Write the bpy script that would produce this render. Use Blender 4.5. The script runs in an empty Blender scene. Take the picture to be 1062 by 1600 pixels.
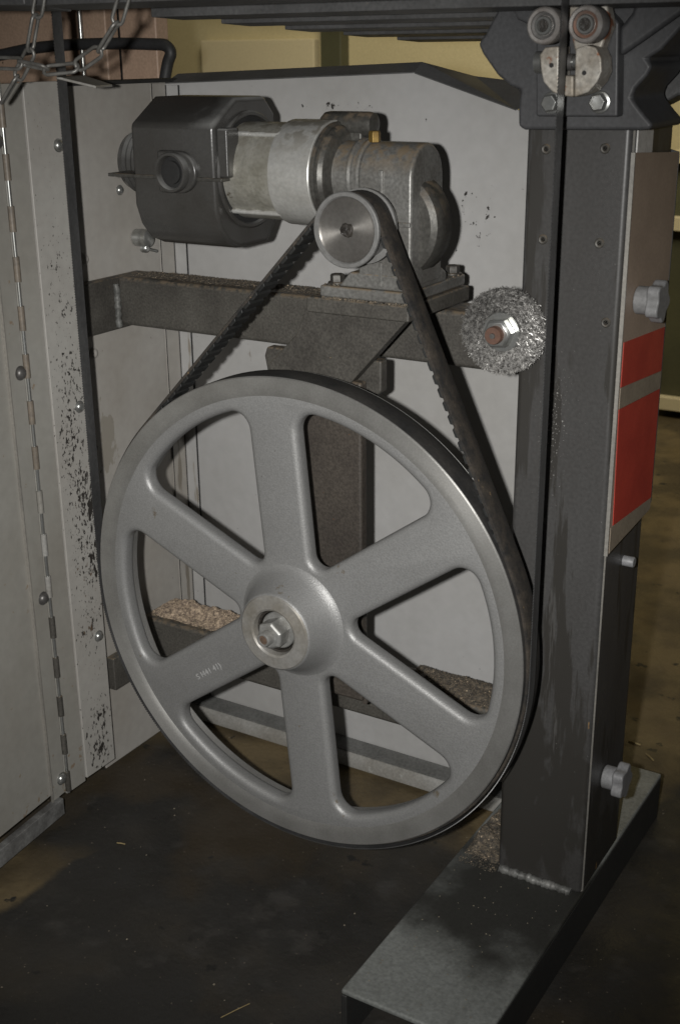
import bpy, bmesh, math, random
from mathutils import Vector, Matrix, noise
random.seed(7)
S = bpy.context.scene
R = math.radians
V = Vector
# ---------------------------------------------------------------- camera
CAM = V((0.75949, -1.12892, 0.64218))
RT = V((0.85548811, 0.51772595, -0.0099967)); UP = V((-0.17151905, 0.30152718, 0.93790329)); FW = V((-0.48859115, 0.80065049, -0.34675277))
FPX = 1947.15
cd = bpy.data.cameras.new('camera'); cam = bpy.data.objects.new('camera', cd); S.collection.objects.link(cam)
cd.sensor_fit = 'VERTICAL'; cd.sensor_height = 24.0; cd.lens = FPX / 1600 * 24
cd.clip_start = 0.05; cd.clip_end = 60
m = Matrix((RT, UP, -FW)).transposed().to_4x4(); m.translation = CAM; cam.matrix_world = m
cd.dof.use_dof = True; cd.dof.focus_distance = 1.55; cd.dof.aperture_fstop = 6.5
S.camera = cam
# ---------------------------------------------------------------- world, lamps, exposure
w = bpy.data.worlds.new('World'); S.world = w; w.use_nodes = True
bg = w.node_tree.nodes['Background']; bg.inputs[0].default_value = (1.0, .93, .82, 1); bg.inputs[1].default_value = 0.008
fl = bpy.data.lights.new('flash', 'SPOT'); fl.energy = 104; fl.shadow_soft_size = 0.012; fl.spot_size = R(64); fl.spot_blend = 1.0; fl.color = (1.0, .985, .955)
flo = bpy.data.objects.new('flash', fl); S.collection.objects.link(flo)
m2 = m.copy(); m2.translation = CAM - RT * 0.072 + UP * 0.006; flo.matrix_world = m2
oh = bpy.data.lights.new('wall_fill', 'AREA'); oh.energy = 20; oh.size = 1.2; oh.color = (1.0, .90, .66)  # unseen area light, added to brighten the far wall
oho = bpy.data.objects.new('wall_fill', oh); S.collection.objects.link(oho); oho.location = (-.3, .9, 2.3); oho.rotation_euler = (V((-.7, 2.65, .5)) - V((-.3, .9, 2.3))).to_track_quat('-Z', 'Y').to_euler(); oh.spread = R(110)
S.view_settings.view_transform = 'Standard'; S.view_settings.look = 'None'; S.view_settings.exposure = 0; S.view_settings.gamma = 1

def at(px, py, ax, v):
    """point seen at photo pixel px,py on the plane coordinate[ax] = v (used to read measures off the photo)"""
    d = RT * ((px - 531) / FPX) - UP * ((py - 800) / FPX) + FW
    return CAM + d * ((v - CAM[ax]) / d[ax])

# ---------------------------------------------------------------- materials
def new_mat(name):
    mt = bpy.data.materials.new(name); mt.use_nodes = True
    nt = mt.node_tree; return mt, nt, nt.nodes, nt.links, nt.nodes['Principled BSDF']
def mat(name, c1, c2=None, rough=.5, metal=0.0, scale=9, stretch=(1, 1, 1), specks=(), bump=.15, bscale=260, bdist=.0006,
        top=None, rvar=.15, detail=6, lo=.35, hi=.65, aniso=0, spec=.5, fine=.12):
    """c1..c2 blotches; specks = [(colour, scale, threshold, stretch, region fn)], top = (colour, amount, scale) dust settled on faces looking up"""
    mt, nt, N, L, P = new_mat(name)
    c2 = c2 or tuple(x * .7 for x in c1)
    tc = N.new('ShaderNodeTexCoord')
    mp = N.new('ShaderNodeMapping'); mp.inputs['Scale'].default_value = stretch; L.new(tc.outputs['Object'], mp.inputs['Vector'])
    n1 = N.new('ShaderNodeTexNoise'); n1.inputs['Scale'].default_value = scale; n1.inputs['Detail'].default_value = detail; n1.inputs['Roughness'].default_value = .6
    L.new(mp.outputs[0], n1.inputs['Vector'])
    mr = N.new('ShaderNodeMapRange'); mr.inputs[1].default_value = lo; mr.inputs[2].default_value = hi; L.new(n1.outputs['Fac'], mr.inputs[0])
    mx = N.new('ShaderNodeMix'); mx.data_type = 'RGBA'; mx.inputs[6].default_value = (*c1, 1); mx.inputs[7].default_value = (*c2, 1)
    L.new(mr.outputs[0], mx.inputs[0]); col = mx.outputs[2]
    nf = N.new('ShaderNodeTexNoise'); nf.inputs['Scale'].default_value = bscale; nf.inputs['Detail'].default_value = 4
    L.new(tc.outputs['Object'], nf.inputs['Vector'])
    if fine:
        fr = N.new('ShaderNodeMapRange'); fr.inputs[1].default_value = .3; fr.inputs[2].default_value = .7; fr.inputs[3].default_value = 1 - fine; fr.inputs[4].default_value = 1 + fine
        L.new(nf.outputs['Fac'], fr.inputs[0])
        mm = N.new('ShaderNodeMix'); mm.data_type = 'RGBA'; mm.blend_type = 'MULTIPLY'; mm.inputs[0].default_value = 1
        L.new(col, mm.inputs[6]); L.new(fr.outputs[0], mm.inputs[7]); col = mm.outputs[2]
    for sp in specks:
        c, sc, th, st, reg = (list(sp) + [None] * 5)[:5]
        mp2 = N.new('ShaderNodeMapping'); mp2.inputs['Scale'].default_value = st or (1, 1, 1); mp2.inputs['Location'].default_value = (sc * .013, sc * .7, 1.3)
        L.new(tc.outputs['Object'], mp2.inputs['Vector'])
        ns = N.new('ShaderNodeTexNoise'); ns.inputs['Scale'].default_value = sc; ns.inputs['Detail'].default_value = 5; ns.inputs['Roughness'].default_value = .62
        L.new(mp2.outputs[0], ns.inputs['Vector'])
        val = ns.outputs['Fac']
        if reg is not None:
            # region: list of (axis, centre, half width, gain): lowers the threshold round a place on the thing
            sx = N.new('ShaderNodeSeparateXYZ'); L.new(tc.outputs['Object'], sx.inputs[0])
            tot = None
            for ax, ce, hw in reg[:-1]:
                a = N.new('ShaderNodeMath'); a.operation = 'SUBTRACT'; L.new(sx.outputs[ax], a.inputs[0]); a.inputs[1].default_value = ce
                b = N.new('ShaderNodeMath'); b.operation = 'ABSOLUTE'; L.new(a.outputs[0], b.inputs[0])
                cme = N.new('ShaderNodeMapRange'); cme.inputs[1].default_value = 0; cme.inputs[2].default_value = hw; cme.inputs[3].default_value = 1; cme.inputs[4].default_value = 0
                cme.interpolation_type = 'SMOOTHSTEP'; L.new(b.outputs[0], cme.inputs[0])
                if tot is None: tot = cme.outputs[0]
                else:
                    q = N.new('ShaderNodeMath'); q.operation = 'MULTIPLY'; L.new(tot, q.inputs[0]); L.new(cme.outputs[0], q.inputs[1]); tot = q.outputs[0]
            # add low frequency patchiness
            lf = N.new('ShaderNodeTexNoise'); lf.inputs['Scale'].default_value = 14; L.new(tc.outputs['Object'], lf.inputs['Vector'])
            q = N.new('ShaderNodeMath'); q.operation = 'MULTIPLY'; L.new(tot, q.inputs[0]); L.new(lf.outputs['Fac'], q.inputs[1])
            q2 = N.new('ShaderNodeMath'); q2.operation = 'MULTIPLY_ADD'; L.new(q.outputs[0], q2.inputs[0]); q2.inputs[1].default_value = reg[-1]; L.new(val, q2.inputs[2]); val = q2.outputs[0]
        r2 = N.new('ShaderNodeMapRange'); r2.inputs[1].default_value = th; r2.inputs[2].default_value = th + .03; L.new(val, r2.inputs[0])
        m3 = N.new('ShaderNodeMix'); m3.data_type = 'RGBA'; L.new(r2.outputs[0], m3.inputs[0]); L.new(col, m3.inputs[6]); m3.inputs[7].default_value = (*c, 1); col = m3.outputs[2]
    metal_in = None
    if top:
        g = N.new('ShaderNodeNewGeometry'); sx = N.new('ShaderNodeSeparateXYZ'); L.new(g.outputs['Normal'], sx.inputs[0])
        nd = N.new('ShaderNodeTexNoise'); nd.inputs['Scale'].default_value = top[2]; nd.inputs['Detail'].default_value = 8; L.new(tc.outputs['Object'], nd.inputs['Vector'])
        r3 = N.new('ShaderNodeMapRange'); r3.inputs[1].default_value = .1; r3.inputs[2].default_value = .8; L.new(sx.outputs[2], r3.inputs[0])
        r4 = N.new('ShaderNodeMapRange'); r4.inputs[1].default_value = .42; r4.inputs[2].default_value = .56; L.new(nd.outputs['Fac'], r4.inputs[0])
        q = N.new('ShaderNodeMath'); q.operation = 'MULTIPLY'; L.new(r3.outputs[0], q.inputs[0]); L.new(r4.outputs[0], q.inputs[1])
        q2 = N.new('ShaderNodeMath'); q2.operation = 'MULTIPLY'; L.new(q.outputs[0], q2.inputs[0]); q2.inputs[1].default_value = top[1]
        m3 = N.new('ShaderNodeMix'); m3.data_type = 'RGBA'; L.new(q2.outputs[0], m3.inputs[0]); L.new(col, m3.inputs[6]); m3.inputs[7].default_value = (*top[0], 1); col = m3.outputs[2]
        if metal:
            iv = N.new('ShaderNodeMapRange'); iv.inputs[3].default_value = metal; iv.inputs[4].default_value = 0; L.new(q2.outputs[0], iv.inputs[0]); metal_in = iv.outputs[0]
    L.new(col, P.inputs['Base Color'])
    rr = N.new('ShaderNodeMapRange'); rr.inputs[3].default_value = max(.05, rough - rvar); rr.inputs[4].default_value = min(1, rough + rvar); L.new(n1.outputs['Fac'], rr.inputs[0])
    L.new(rr.outputs[0], P.inputs['Roughness'])
    P.inputs['Metallic'].default_value = metal
    if metal_in: L.new(metal_in, P.inputs['Metallic'])
    P.inputs['Specular IOR Level'].default_value = spec
    if aniso:
        P.inputs['Anisotropic'].default_value = aniso
        tg = N.new('ShaderNodeTangent'); P.inputs['Anisotropic Rotation'].default_value = .25; tg.direction_type = 'RADIAL'; tg.axis = 'Y'; L.new(tg.outputs[0], P.inputs['Tangent'])
    if bump:
        bp = N.new('ShaderNodeBump'); bp.inputs['Strength'].default_value = bump; bp.inputs['Distance'].default_value = bdist
        L.new(nf.outputs['Fac'], bp.inputs['Height']); L.new(bp.outputs[0], P.inputs['Normal'])
    return mt

DUST = (.15, .115, .078)
GREY = (.36, .355, .34)
M = {}
M['back'] = mat('grey_painted_sheet', (.405, .402, .398), (.345, .338, .325), .42, scale=3.2, bump=.12, bscale=60, bdist=.001, fine=.04,
                specks=[((.24, .215, .18), 26, .74, (1, 1, .12), [(0, -.395, .03), (2, .1, .6), .42]), ((.03, .027, .024), 85, .70, None, [(0, .075, .055), (2, .445, .06), .26]), ((.03, .027, .024), 60, .72, None, [(0, -.13, .10), (2, .575, .022), .40]), ((.2, .18, .15), 12, .68, (1, 1, .5), [(2, .55, .12), (0, -.30, .12), .12])])
M['side'] = mat('grey_painted_side', (.36, .345, .32), (.31, .29, .26), .45, scale=6, bump=.1, bscale=70, fine=.05,
                specks=[((.25, .23, .195), 22, .73, (1, 1, .5), [(1, .15, .07), (2, .12, .22), .38]), ((.19, .17, .14), 30, .74, (1, 1, .12), [(1, .315, .02), (2, 0, .5), .40]), ((.05, .045, .04), 120, .72, (1, 1, .5), [(1, .13, .06), (2, .05, .35), .22]), ((.05, .045, .04), 40, .76)])
M['strip'] = mat('chipped_grey_paint', (.37, .36, .335), (.33, .315, .29), .45, scale=7, bump=.15, bscale=90, fine=.05,
                 specks=[((.03, .027, .024), 240, .69, (1, 1, .6), [(1, .070, .050), (2, .10, .50), .35]), ((.03, .027, .024), 150, .70, (1, 1, .45), [(1, .092, .035), (2, .02, .17), .50]), ((.10, .065, .04), 120, .72, (1, 1, .6), [(1, .072, .05), (2, -.05, .35), .2]),
                         ((.03, .027, .024), 190, .70, (1, 1, .6), [(1, .065, .05), (2, -.31, .13), .38]),
                         ((.03, .03, .03), 150, .735), ((.2, .13, .07), 50, .76)])
M['door'] = mat('grey_door_paint', (.30, .293, .268), (.235, .222, .195), .45, scale=3, bump=.1, bscale=80, fine=.05,
                specks=[((.06, .05, .04), 60, .75, (1, 1, .4)), ((.22, .17, .12), 60, .68, None, [(2, -.36, .10), (1, -.03, .2), .2])])
M['doorlip'] = mat('dirty_door_lip', (.20, .20, .195), (.06, .058, .055), .6, scale=25, bump=.3, fine=.2)
M['rail'] = mat('grey_rail', (.28, .275, .26), (.20, .19, .17), .5, scale=14, bump=.2, fine=.15, specks=[((.3, .3, .28), 40, .66)])
M['wheelcast'] = mat('sand_cast_aluminium', (.275, .275, .272), (.225, .224, .22), .50, .40, scale=5, bump=.42, bscale=560, bdist=.0008, fine=.13,
                     specks=[((.17, .145, .11), 18, .66), ((.12, .11, .10), 70, .72), ((.42, .41, .39), 160, .74)])
M['wheelrim'] = mat('machined_aluminium', (.39, .385, .37), (.29, .285, .27), .40, .65, scale=14, bump=.15, bscale=500, aniso=.75, fine=.1, rvar=.08)
M['hubring'] = mat('oily_machined_hub', (.38, .37, .35), (.25, .23, .195), .46, .5, scale=22, bump=.15, fine=.12, aniso=.4)
M['zinc'] = mat('zinc_plated_steel', (.50, .51, .50), (.36, .36, .34), .32, .85, scale=60, bump=.1, fine=.08)
M['rubber'] = mat('black_rubber', (.018, .018, .018), (.03, .028, .026), .55, scale=30, bump=.2, fine=.2, specks=[((.16, .15, .14), 190, .74)])
M['belt'] = mat('dusty_black_belt', (.014, .0135, .013), (.042, .034, .026), .7, scale=60, bump=.4, bscale=400, fine=.35, specks=[((.16, .11, .06), 120, .68)])
M['cog'] = mat('belt_cog_rubber', (.009, .010, .010), (.016, .016, .015), .6, scale=60, bump=.3)
M['blade'] = mat('dark_blade_steel', (.10, .10, .10), (.06, .06, .06), .4, .4, scale=30, stretch=(1, 1, .2), bump=.1, fine=.15)
M['bar'] = mat('greasy_dark_steel', (.085, .08, .07), (.05, .046, .04), .55, .1, scale=14, bump=.35, bscale=330, bdist=.0008, fine=.3,
               specks=[((.19, .15, .10), 210, .71), ((.16, .12, .07), 12, .70)], top=(DUST, .85, 140))
M['column'] = mat('rusty_brown_steel', (.070, .060, .050), (.045, .038, .032), .55, .1, scale=11, bump=.35, bscale=330, fine=.3,
                  specks=[((.13, .055, .03), 130, .70), ((.15, .11, .07), 230, .72)], top=(DUST, .8, 140))
M['post'] = mat('dark_grey_post_paint', (.060, .059, .058), (.040, .038, .036), .40, .0, scale=7, stretch=(1, 1, .3), bump=.12, bscale=250, fine=.14,
                specks=[((.032, .030, .027), 22, .54, (1, 1, .10)), ((.030, .028, .025), 9, .60, (1, 1, .35), [(2, -.25, .30), .30]), ((.064, .062, .059), 38, .69, (1.2, 1.2, .10), [(2, .02, .30), .15]),
                        ((.30, .29, .275), 420, .70, None, [(2, .25, .15), (0, .283, .035), .20]),
                        ((.30, .18, .07), 60, .72, (1, 1, .16), [(2, -.12, .25), .06]), ((.35, .33, .3), 240, .775)])
M['foot'] = mat('worn_foot_steel', (.22, .23, .22), (.15, .155, .145), .5, .1, scale=9, bump=.25, bscale=260, fine=.2,
                specks=[
                        ((.4, .36, .28), 150, .75)])
def shade_patch(mname, colr_, parts_, amount):
    nt = M[mname].node_tree; N = nt.nodes; L = nt.links; P = N['Principled BSDF']; tc = N.new('ShaderNodeTexCoord'); sx = N.new('ShaderNodeSeparateXYZ'); L.new(tc.outputs['Object'], sx.inputs[0])
    no = N.new('ShaderNodeTexNoise'); no.inputs['Scale'].default_value = 16; no.inputs['Detail'].default_value = 7; L.new(tc.outputs['Object'], no.inputs['Vector'])
    tot = None
    for ax, ce, hw in parts_:
        a = N.new('ShaderNodeMath'); a.operation = 'SUBTRACT'; L.new(sx.outputs[ax], a.inputs[0]); a.inputs[1].default_value = ce
        a2 = N.new('ShaderNodeMath'); a2.operation = 'DIVIDE'; L.new(a.outputs[0], a2.inputs[0]); a2.inputs[1].default_value = hw
        a3 = N.new('ShaderNodeMath'); a3.operation = 'MULTIPLY'; L.new(a2.outputs[0], a3.inputs[0]); L.new(a2.outputs[0], a3.inputs[1])
        if tot is None: tot = a3.outputs[0]
        else:
            q = N.new('ShaderNodeMath'); L.new(tot, q.inputs[0]); L.new(a3.outputs[0], q.inputs[1]); tot = q.outputs[0]
    q = N.new('ShaderNodeMath'); q.operation = 'MULTIPLY_ADD'; L.new(no.outputs['Fac'], q.inputs[0]); q.inputs[1].default_value = 1.6; L.new(tot, q.inputs[2])
    r = N.new('ShaderNodeMapRange'); r.interpolation_type = 'SMOOTHSTEP'; r.inputs[1].default_value = 1.0; r.inputs[2].default_value = 1.9; r.inputs[3].default_value = amount; r.inputs[4].default_value = 0; L.new(q.outputs[0], r.inputs[0])
    m3 = N.new('ShaderNodeMix'); m3.data_type = 'RGBA'; L.new(r.outputs[0], m3.inputs[0]); m3.inputs[7].default_value = (*colr_, 1)
    lk = P.inputs['Base Color'].links[0]; L.new(lk.from_socket, m3.inputs[6]); L.new(m3.outputs[2], P.inputs['Base Color'])
shade_patch('foot', (.022, .021, .018), [(0, .275, .15), (1, .06, .165)], .93)  # soft shade round the post base, put into the foot's colour
M['footside'] = mat('black_foot_side', (.03, .03, .028), (.02, .02, .019), .6, scale=12, bump=.3)
M['weld'] = mat('weld_bead', (.19, .19, .18), (.08, .08, .075), .55, .2, scale=70, bump=.5, fine=.3)
M['cover'] = mat('charcoal_plastic', (.052, .051, .049), (.034, .032, .029), .30, scale=7, bump=.1, bscale=400, fine=.1,
                 specks=[((.11, .10, .085), 160, .74)], top=((.19, .19, .185), 1.0, 9))
M['coverdark'] = mat('dark_recess_plastic', (.02, .02, .02), (.012, .012, .012), .6, scale=20)
M['motor'] = mat('dirty_bare_motor_steel', (.40, .39, .35), (.25, .24, .20), .42, .5, scale=22, bump=.15, fine=.15, specks=[((.12, .10, .07), 25, .62), ((.42, .43, .40), 14, .66)], top=((.12, .11, .09), .9, 60))
M['band'] = mat('bright_band_steel', (.56, .56, .54), (.44, .435, .41), .38, .5, scale=26, stretch=(.4, 1, 1), bump=.1, fine=.1, specks=[((.16, .13, .10), 30, .68)], top=((.13, .12, .1), .85, 70))
M['gear'] = mat('oily_cast_gearbox', (.20, .198, .188), (.125, .12, .11), .40, .35, scale=16, bump=.3, bscale=280, fine=.25,
                specks=[((.13, .10, .07), 22, .68), ((.07, .066, .06), 60, .69)], top=((.17, .13, .085), .9, 90))
M['geardark'] = mat('dark_gear_steel', (.09, .088, .08), (.05, .047, .042), .45, .4, scale=20, bump=.25, fine=.25, top=((.15, .115, .08), .8, 90))
M['pulley'] = mat('turned_pulley_steel', (.24, .23, .215), (.17, .158, .145), .42, .7, scale=20, bump=.1, fine=.1, aniso=.8, specks=[((.2, .12, .07), 40, .70)])
M['pulleyrim'] = mat('pulley_rim_steel', (.28, .28, .275), (.21, .207, .20), .44, .5, scale=30, bump=.15, fine=.12)
M['grease'] = mat('black_grease', (.02, .018, .016), (.035, .03, .025), .5, scale=80, bump=.6, bdist=.002)
M['scratch'] = mat('bright_raised_number', (.44, .44, .43), (.22, .22, .22), .6, scale=260, fine=.2)
M['chain'] = mat('dull_chain_steel', (.24, .235, .22), (.13, .125, .115), .45, .5, scale=90, bump=.2)
M['railtop'] = mat('dark_rail_top', (.13, .13, .125), (.10, .10, .095), .6, scale=30, fine=.2, specks=[((.26, .25, .23), 26, .68)])  # rail's top face, drawn darker than its front
M['rustdark'] = mat('dark_rusty_centre', (.12, .075, .05), (.07, .05, .038), .6, scale=200)
M['flange'] = mat('dark_grey_flange_paint', (.12, .12, .12), (.085, .085, .083), .5, scale=12, bump=.1)
M['bare'] = mat('pale_bare_steel', (.58, .57, .55), (.44, .43, .41), .5, .2, scale=30)
M['nut'] = mat('dull_axle_nut_steel', (.36, .36, .35), (.25, .245, .23), .46, .55, scale=70, bump=.15)
M['brass'] = mat('dirty_brass', (.30, .20, .06), (.16, .10, .03), .45, .7, scale=60)
M['wire'] = mat('brush_wire', (.43, .42, .40), (.035, .032, .03), .35, .35, scale=260, bump=0, fine=0)
M['copper'] = mat('rusty_shaft_end', (.155, .085, .06), (.105, .06, .045), .5, .3, scale=70, bump=.2)
M['guard'] = mat('brown_grey_guard', (.33, .255, .20), (.26, .20, .155), .5, .0, scale=9, bump=.1, fine=.08, specks=[((.34, .27, .2), 110, .76, (1, 1, .4))])
M['guardedge'] = mat('worn_bright_edge', (.42, .40, .36), (.26, .25, .23), .4, .5, scale=50, stretch=(1, 1, .2))
M['white'] = mat('worn_cream_sticker', (.25, .21, .16), (.2, .165, .125), .5, scale=30, specks=[((.12, .09, .06), 90, .7)])
M['red'] = mat('red_warning_sticker', (.42, .048, .034), (.33, .036, .026), .42, scale=14, bump=.1, fine=.08, specks=[((.2, .06, .04), 90, .70), ((.5, .2, .15), 60, .72, (1, 1, .2)), ((.13, .03, .025), 14, .66)])
M['knob'] = mat('grey_plastic_knob', (.20, .20, .205), (.16, .16, .16), .5, scale=30, bump=.2, fine=.15)
M['cast'] = mat('dark_grey_cast_head', (.062, .063, .066), (.045, .045, .047), .5, .0, scale=9, bump=.25, bscale=240, fine=.15, specks=[((.2, .19, .17), 240, .76)])
M['fork'] = mat('rusty_guide_fork', (.44, .42, .38), (.27, .235, .19), .5, .25, scale=40, bump=.4, fine=.25, specks=[((.24, .10, .05), 30, .62), ((.06, .05, .04), 90, .70)])
M['roller'] = mat('bearing_steel', (.20, .195, .19), (.11, .105, .10), .42, .6, scale=50, bump=.15, specks=[((.15, .10, .07), 60, .68)])
M['bearing'] = mat('grey_bearing_ring', (.36, .345, .33), (.22, .20, .185), .45, .4, scale=70, bump=.15)
M['rustring'] = mat('rusty_bearing_seal', (.20, .10, .065), (.12, .085, .07), .55, .3, scale=60, bump=.3)
M['table'] = mat('black_table_steel', (.095, .095, .095), (.06, .06, .06), .5, .0, scale=12, bump=.2, fine=.2, specks=[((.14, .12, .1), 60, .72)])
M['beige'] = mat('spotted_beige_paint', (.52, .37, .27), (.42, .29, .21), .5, scale=5, specks=[((.05, .035, .025), 55, .72, (1, 1, .6)), ((.06, .04, .03), 16, .74)])
M['tan'] = mat('tan_worn_hinge', (.18, .15, .118), (.13, .112, .092), .5, scale=60, fine=.15)
M['hose'] = mat('grey_rubber_hose', (.045, .045, .048), (.03, .03, .03), .5, scale=20)
M['wall'] = mat('cream_workshop_wall', (.52, .455, .285), (.47, .41, .25), .6, scale=1.5, bump=.05)
M['palewall'] = mat('pale_door_panel', (.60, .53, .36), (.56, .49, .33), .6, scale=2, bump=.05)
M['olive'] = mat('dark_olive_paint', (.09, .09, .05), (.06, .06, .035), .5, scale=4)
M['saw'] = mat('sawdust_tan', (.46, .36, .26), (.17, .13, .10), .9, scale=220, lo=.4, hi=.6, bump=.6, bscale=500, bdist=.002, fine=.4)
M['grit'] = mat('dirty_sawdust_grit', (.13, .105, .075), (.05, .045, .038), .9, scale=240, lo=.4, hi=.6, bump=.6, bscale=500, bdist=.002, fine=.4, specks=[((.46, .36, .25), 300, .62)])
M['straw'] = mat('straw', (.30, .235, .11), (.2, .15, .07), .7, scale=40)
M['chip'] = mat('pale_chip', (.22, .19, .14), (.10, .085, .06), .8, scale=60)
M['black'] = mat('flat_black', (.012, .012, .012), (.02, .02, .02), .7, scale=20)

# floor: brown concrete, with the shade under the saw painted in as dark colour
mt, nt, N, L, P = new_mat('concrete_shaded_under_saw')
tc = N.new('ShaderNodeTexCoord'); sx = N.new('ShaderNodeSeparateXYZ'); L.new(tc.outputs['Object'], sx.inputs[0])
def noisen(sc, det=6):
    n = N.new('ShaderNodeTexNoise'); n.inputs['Scale'].default_value = sc; n.inputs['Detail'].default_value = det; L.new(tc.outputs['Object'], n.inputs['Vector']); return n.outputs['Fac']
def mth(op, a, b, c=None):
    q = N.new('ShaderNodeMath'); q.operation = op
    for i, v_ in enumerate((a, b, c)):
        if v_ is None: continue
        if isinstance(v_, (int, float)): q.inputs[i].default_value = v_
        else: L.new(v_, q.inputs[i])
    return q.outputs[0]
def ramp(v_, a, b, lo=0, hi=1):
    q = N.new('ShaderNodeMapRange'); q.interpolation_type = 'SMOOTHSTEP'
    for i, z in enumerate((a, b, lo, hi)): q.inputs[i + 1].default_value = z
    L.new(v_, q.inputs[0]); return q.outputs[0]
def mixc(f, a, b):
    q = N.new('ShaderNodeMix'); q.data_type = 'RGBA'; L.new(f, q.inputs[0]) if not isinstance(f, float) else None
    for i, z in ((6, a), (7, b)):
        if isinstance(z, tuple): q.inputs[i].default_value = (*z, 1)
        else: L.new(z, q.inputs[i])
    return q.outputs[2]
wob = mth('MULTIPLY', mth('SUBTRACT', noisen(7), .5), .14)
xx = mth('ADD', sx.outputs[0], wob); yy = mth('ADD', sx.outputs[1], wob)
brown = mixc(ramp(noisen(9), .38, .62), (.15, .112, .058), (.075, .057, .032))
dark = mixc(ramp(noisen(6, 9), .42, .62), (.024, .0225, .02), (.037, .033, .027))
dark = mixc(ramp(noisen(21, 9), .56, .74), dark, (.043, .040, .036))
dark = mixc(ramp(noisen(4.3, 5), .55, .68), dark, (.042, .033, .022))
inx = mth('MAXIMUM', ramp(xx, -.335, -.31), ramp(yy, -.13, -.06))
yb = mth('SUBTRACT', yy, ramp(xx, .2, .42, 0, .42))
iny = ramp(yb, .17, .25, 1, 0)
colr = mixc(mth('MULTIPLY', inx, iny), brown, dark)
colr = mixc(ramp(noisen(150, 3), .70, .74), colr, (.13, .11, .085))
colr = mixc(ramp(noisen(33, 8), .66, .72), colr, (.018, .017, .015))
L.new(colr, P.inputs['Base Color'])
L.new(ramp(noisen(14), .3, .7, .42, .75), P.inputs['Roughness'])
bp = N.new('ShaderNodeBump'); bp.inputs['Strength'].default_value = .4; bp.inputs['Distance'].default_value = .003; L.new(noisen(120), bp.inputs['Height']); L.new(bp.outputs[0], P.inputs['Normal'])
M['floor'] = mt

# ---------------------------------------------------------------- helpers
COL = S.collection
def thing(name, label, cat, loc, group=None):
    o = bpy.data.objects.new(name, None); COL.objects.link(o); o.location = loc; o.empty_display_size = .05
    o['label'] = label; o['category'] = cat
    if group: o['group'] = group
    return o
def tag(o, label, cat, group=None, kind=None):
    o['label'] = label; o['category'] = cat
    if group: o['group'] = group
    if kind: o['kind'] = kind
    return o
def obj(name, bm, mt, parent=None, smooth=None, bev=0, segs=2, label=None, kind=None):
    bmesh.ops.recalc_face_normals(bm, faces=bm.faces[:])
    me = bpy.data.meshes.new(name); bm.to_mesh(me); bm.free()
    me.materials.append(M[mt] if isinstance(mt, str) else mt)
    o = bpy.data.objects.new(name, me); COL.objects.link(o)
    if smooth:
        me.polygons.foreach_set('use_smooth', [True] * len(me.polygons)); me.set_sharp_from_angle(angle=R(smooth))
    if bev:
        b = o.modifiers.new('bevel', 'BEVEL'); b.width = bev; b.segments = segs; b.limit_method = 'ANGLE'; b.angle_limit = R(40)
        if not smooth: me.polygons.foreach_set('use_smooth', [True] * len(me.polygons)); b.harden_normals = True
    if parent:
        o.parent = parent
        if parent.type == 'EMPTY': o.matrix_parent_inverse = Matrix.Translation(-V(parent.location))
    if label: o['label'] = label
    if kind: o['kind'] = kind
    return o
def B(): return bmesh.new()
def box(bm, x0, x1, y0, y1, z0, z1):
    v = [bm.verts.new((x, y, z)) for x in (x0, x1) for y in (y0, y1) for z in (z0, z1)]
    for f in ((0, 1, 3, 2), (4, 6, 7, 5), (0, 4, 5, 1), (2, 3, 7, 6), (0, 2, 6, 4), (1, 5, 7, 3)): bm.faces.new([v[i] for i in f])
    return bm
def prism(bm, pts, off):
    off = V(off); a = [bm.verts.new(p) for p in pts]; b = [bm.verts.new(V(p) + off) for p in pts]; n = len(pts)
    bm.faces.new(a); bm.faces.new(b[::-1])
    for i in range(n): bm.faces.new((a[i], b[i], b[(i + 1) % n], a[(i + 1) % n]))
    return bm
def frame(d):
    d = V(d).normalized(); u = V((0, 0, 1)) if abs(d.z) < .9 else V((1, 0, 0)); a = d.cross(u).normalized(); return d, a, d.cross(a)
def lathe(bm, prof, c, d, n=48, phase=0, cap=True):
    """prof = [(radius, distance along d)]"""
    c = V(c); d, a, b = frame(d); rings = []
    for r, h in prof:
        if r < 1e-6: rings.append([bm.verts.new(c + d * h)])
        else: rings.append([bm.verts.new(c + d * h + (a * math.cos(phase + 2 * math.pi * k / n) + b * math.sin(phase + 2 * math.pi * k / n)) * r) for k in range(n)])
    for p, q in zip(rings, rings[1:]):
        for k in range(n):
            j = (k + 1) % n
            if len(p) == 1 and len(q) == 1: continue
            if len(p) == 1: bm.faces.new((p[0], q[k], q[j]))
            elif len(q) == 1: bm.faces.new((p[k], p[j], q[0]))
            else: bm.faces.new((p[k], p[j], q[j], q[k]))
    if cap:
        for rg in (rings[0], rings[-1]):
            if len(rg) > 2: bm.faces.new(rg)
    return bm
def cyl(bm, c, d, r, h, n=24, ch=0):
    return lathe(bm, [(r - ch, 0), (r, ch), (r, h - ch), (r - ch, h)] if ch else [(r, 0), (r, h)], c, d, n)
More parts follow.
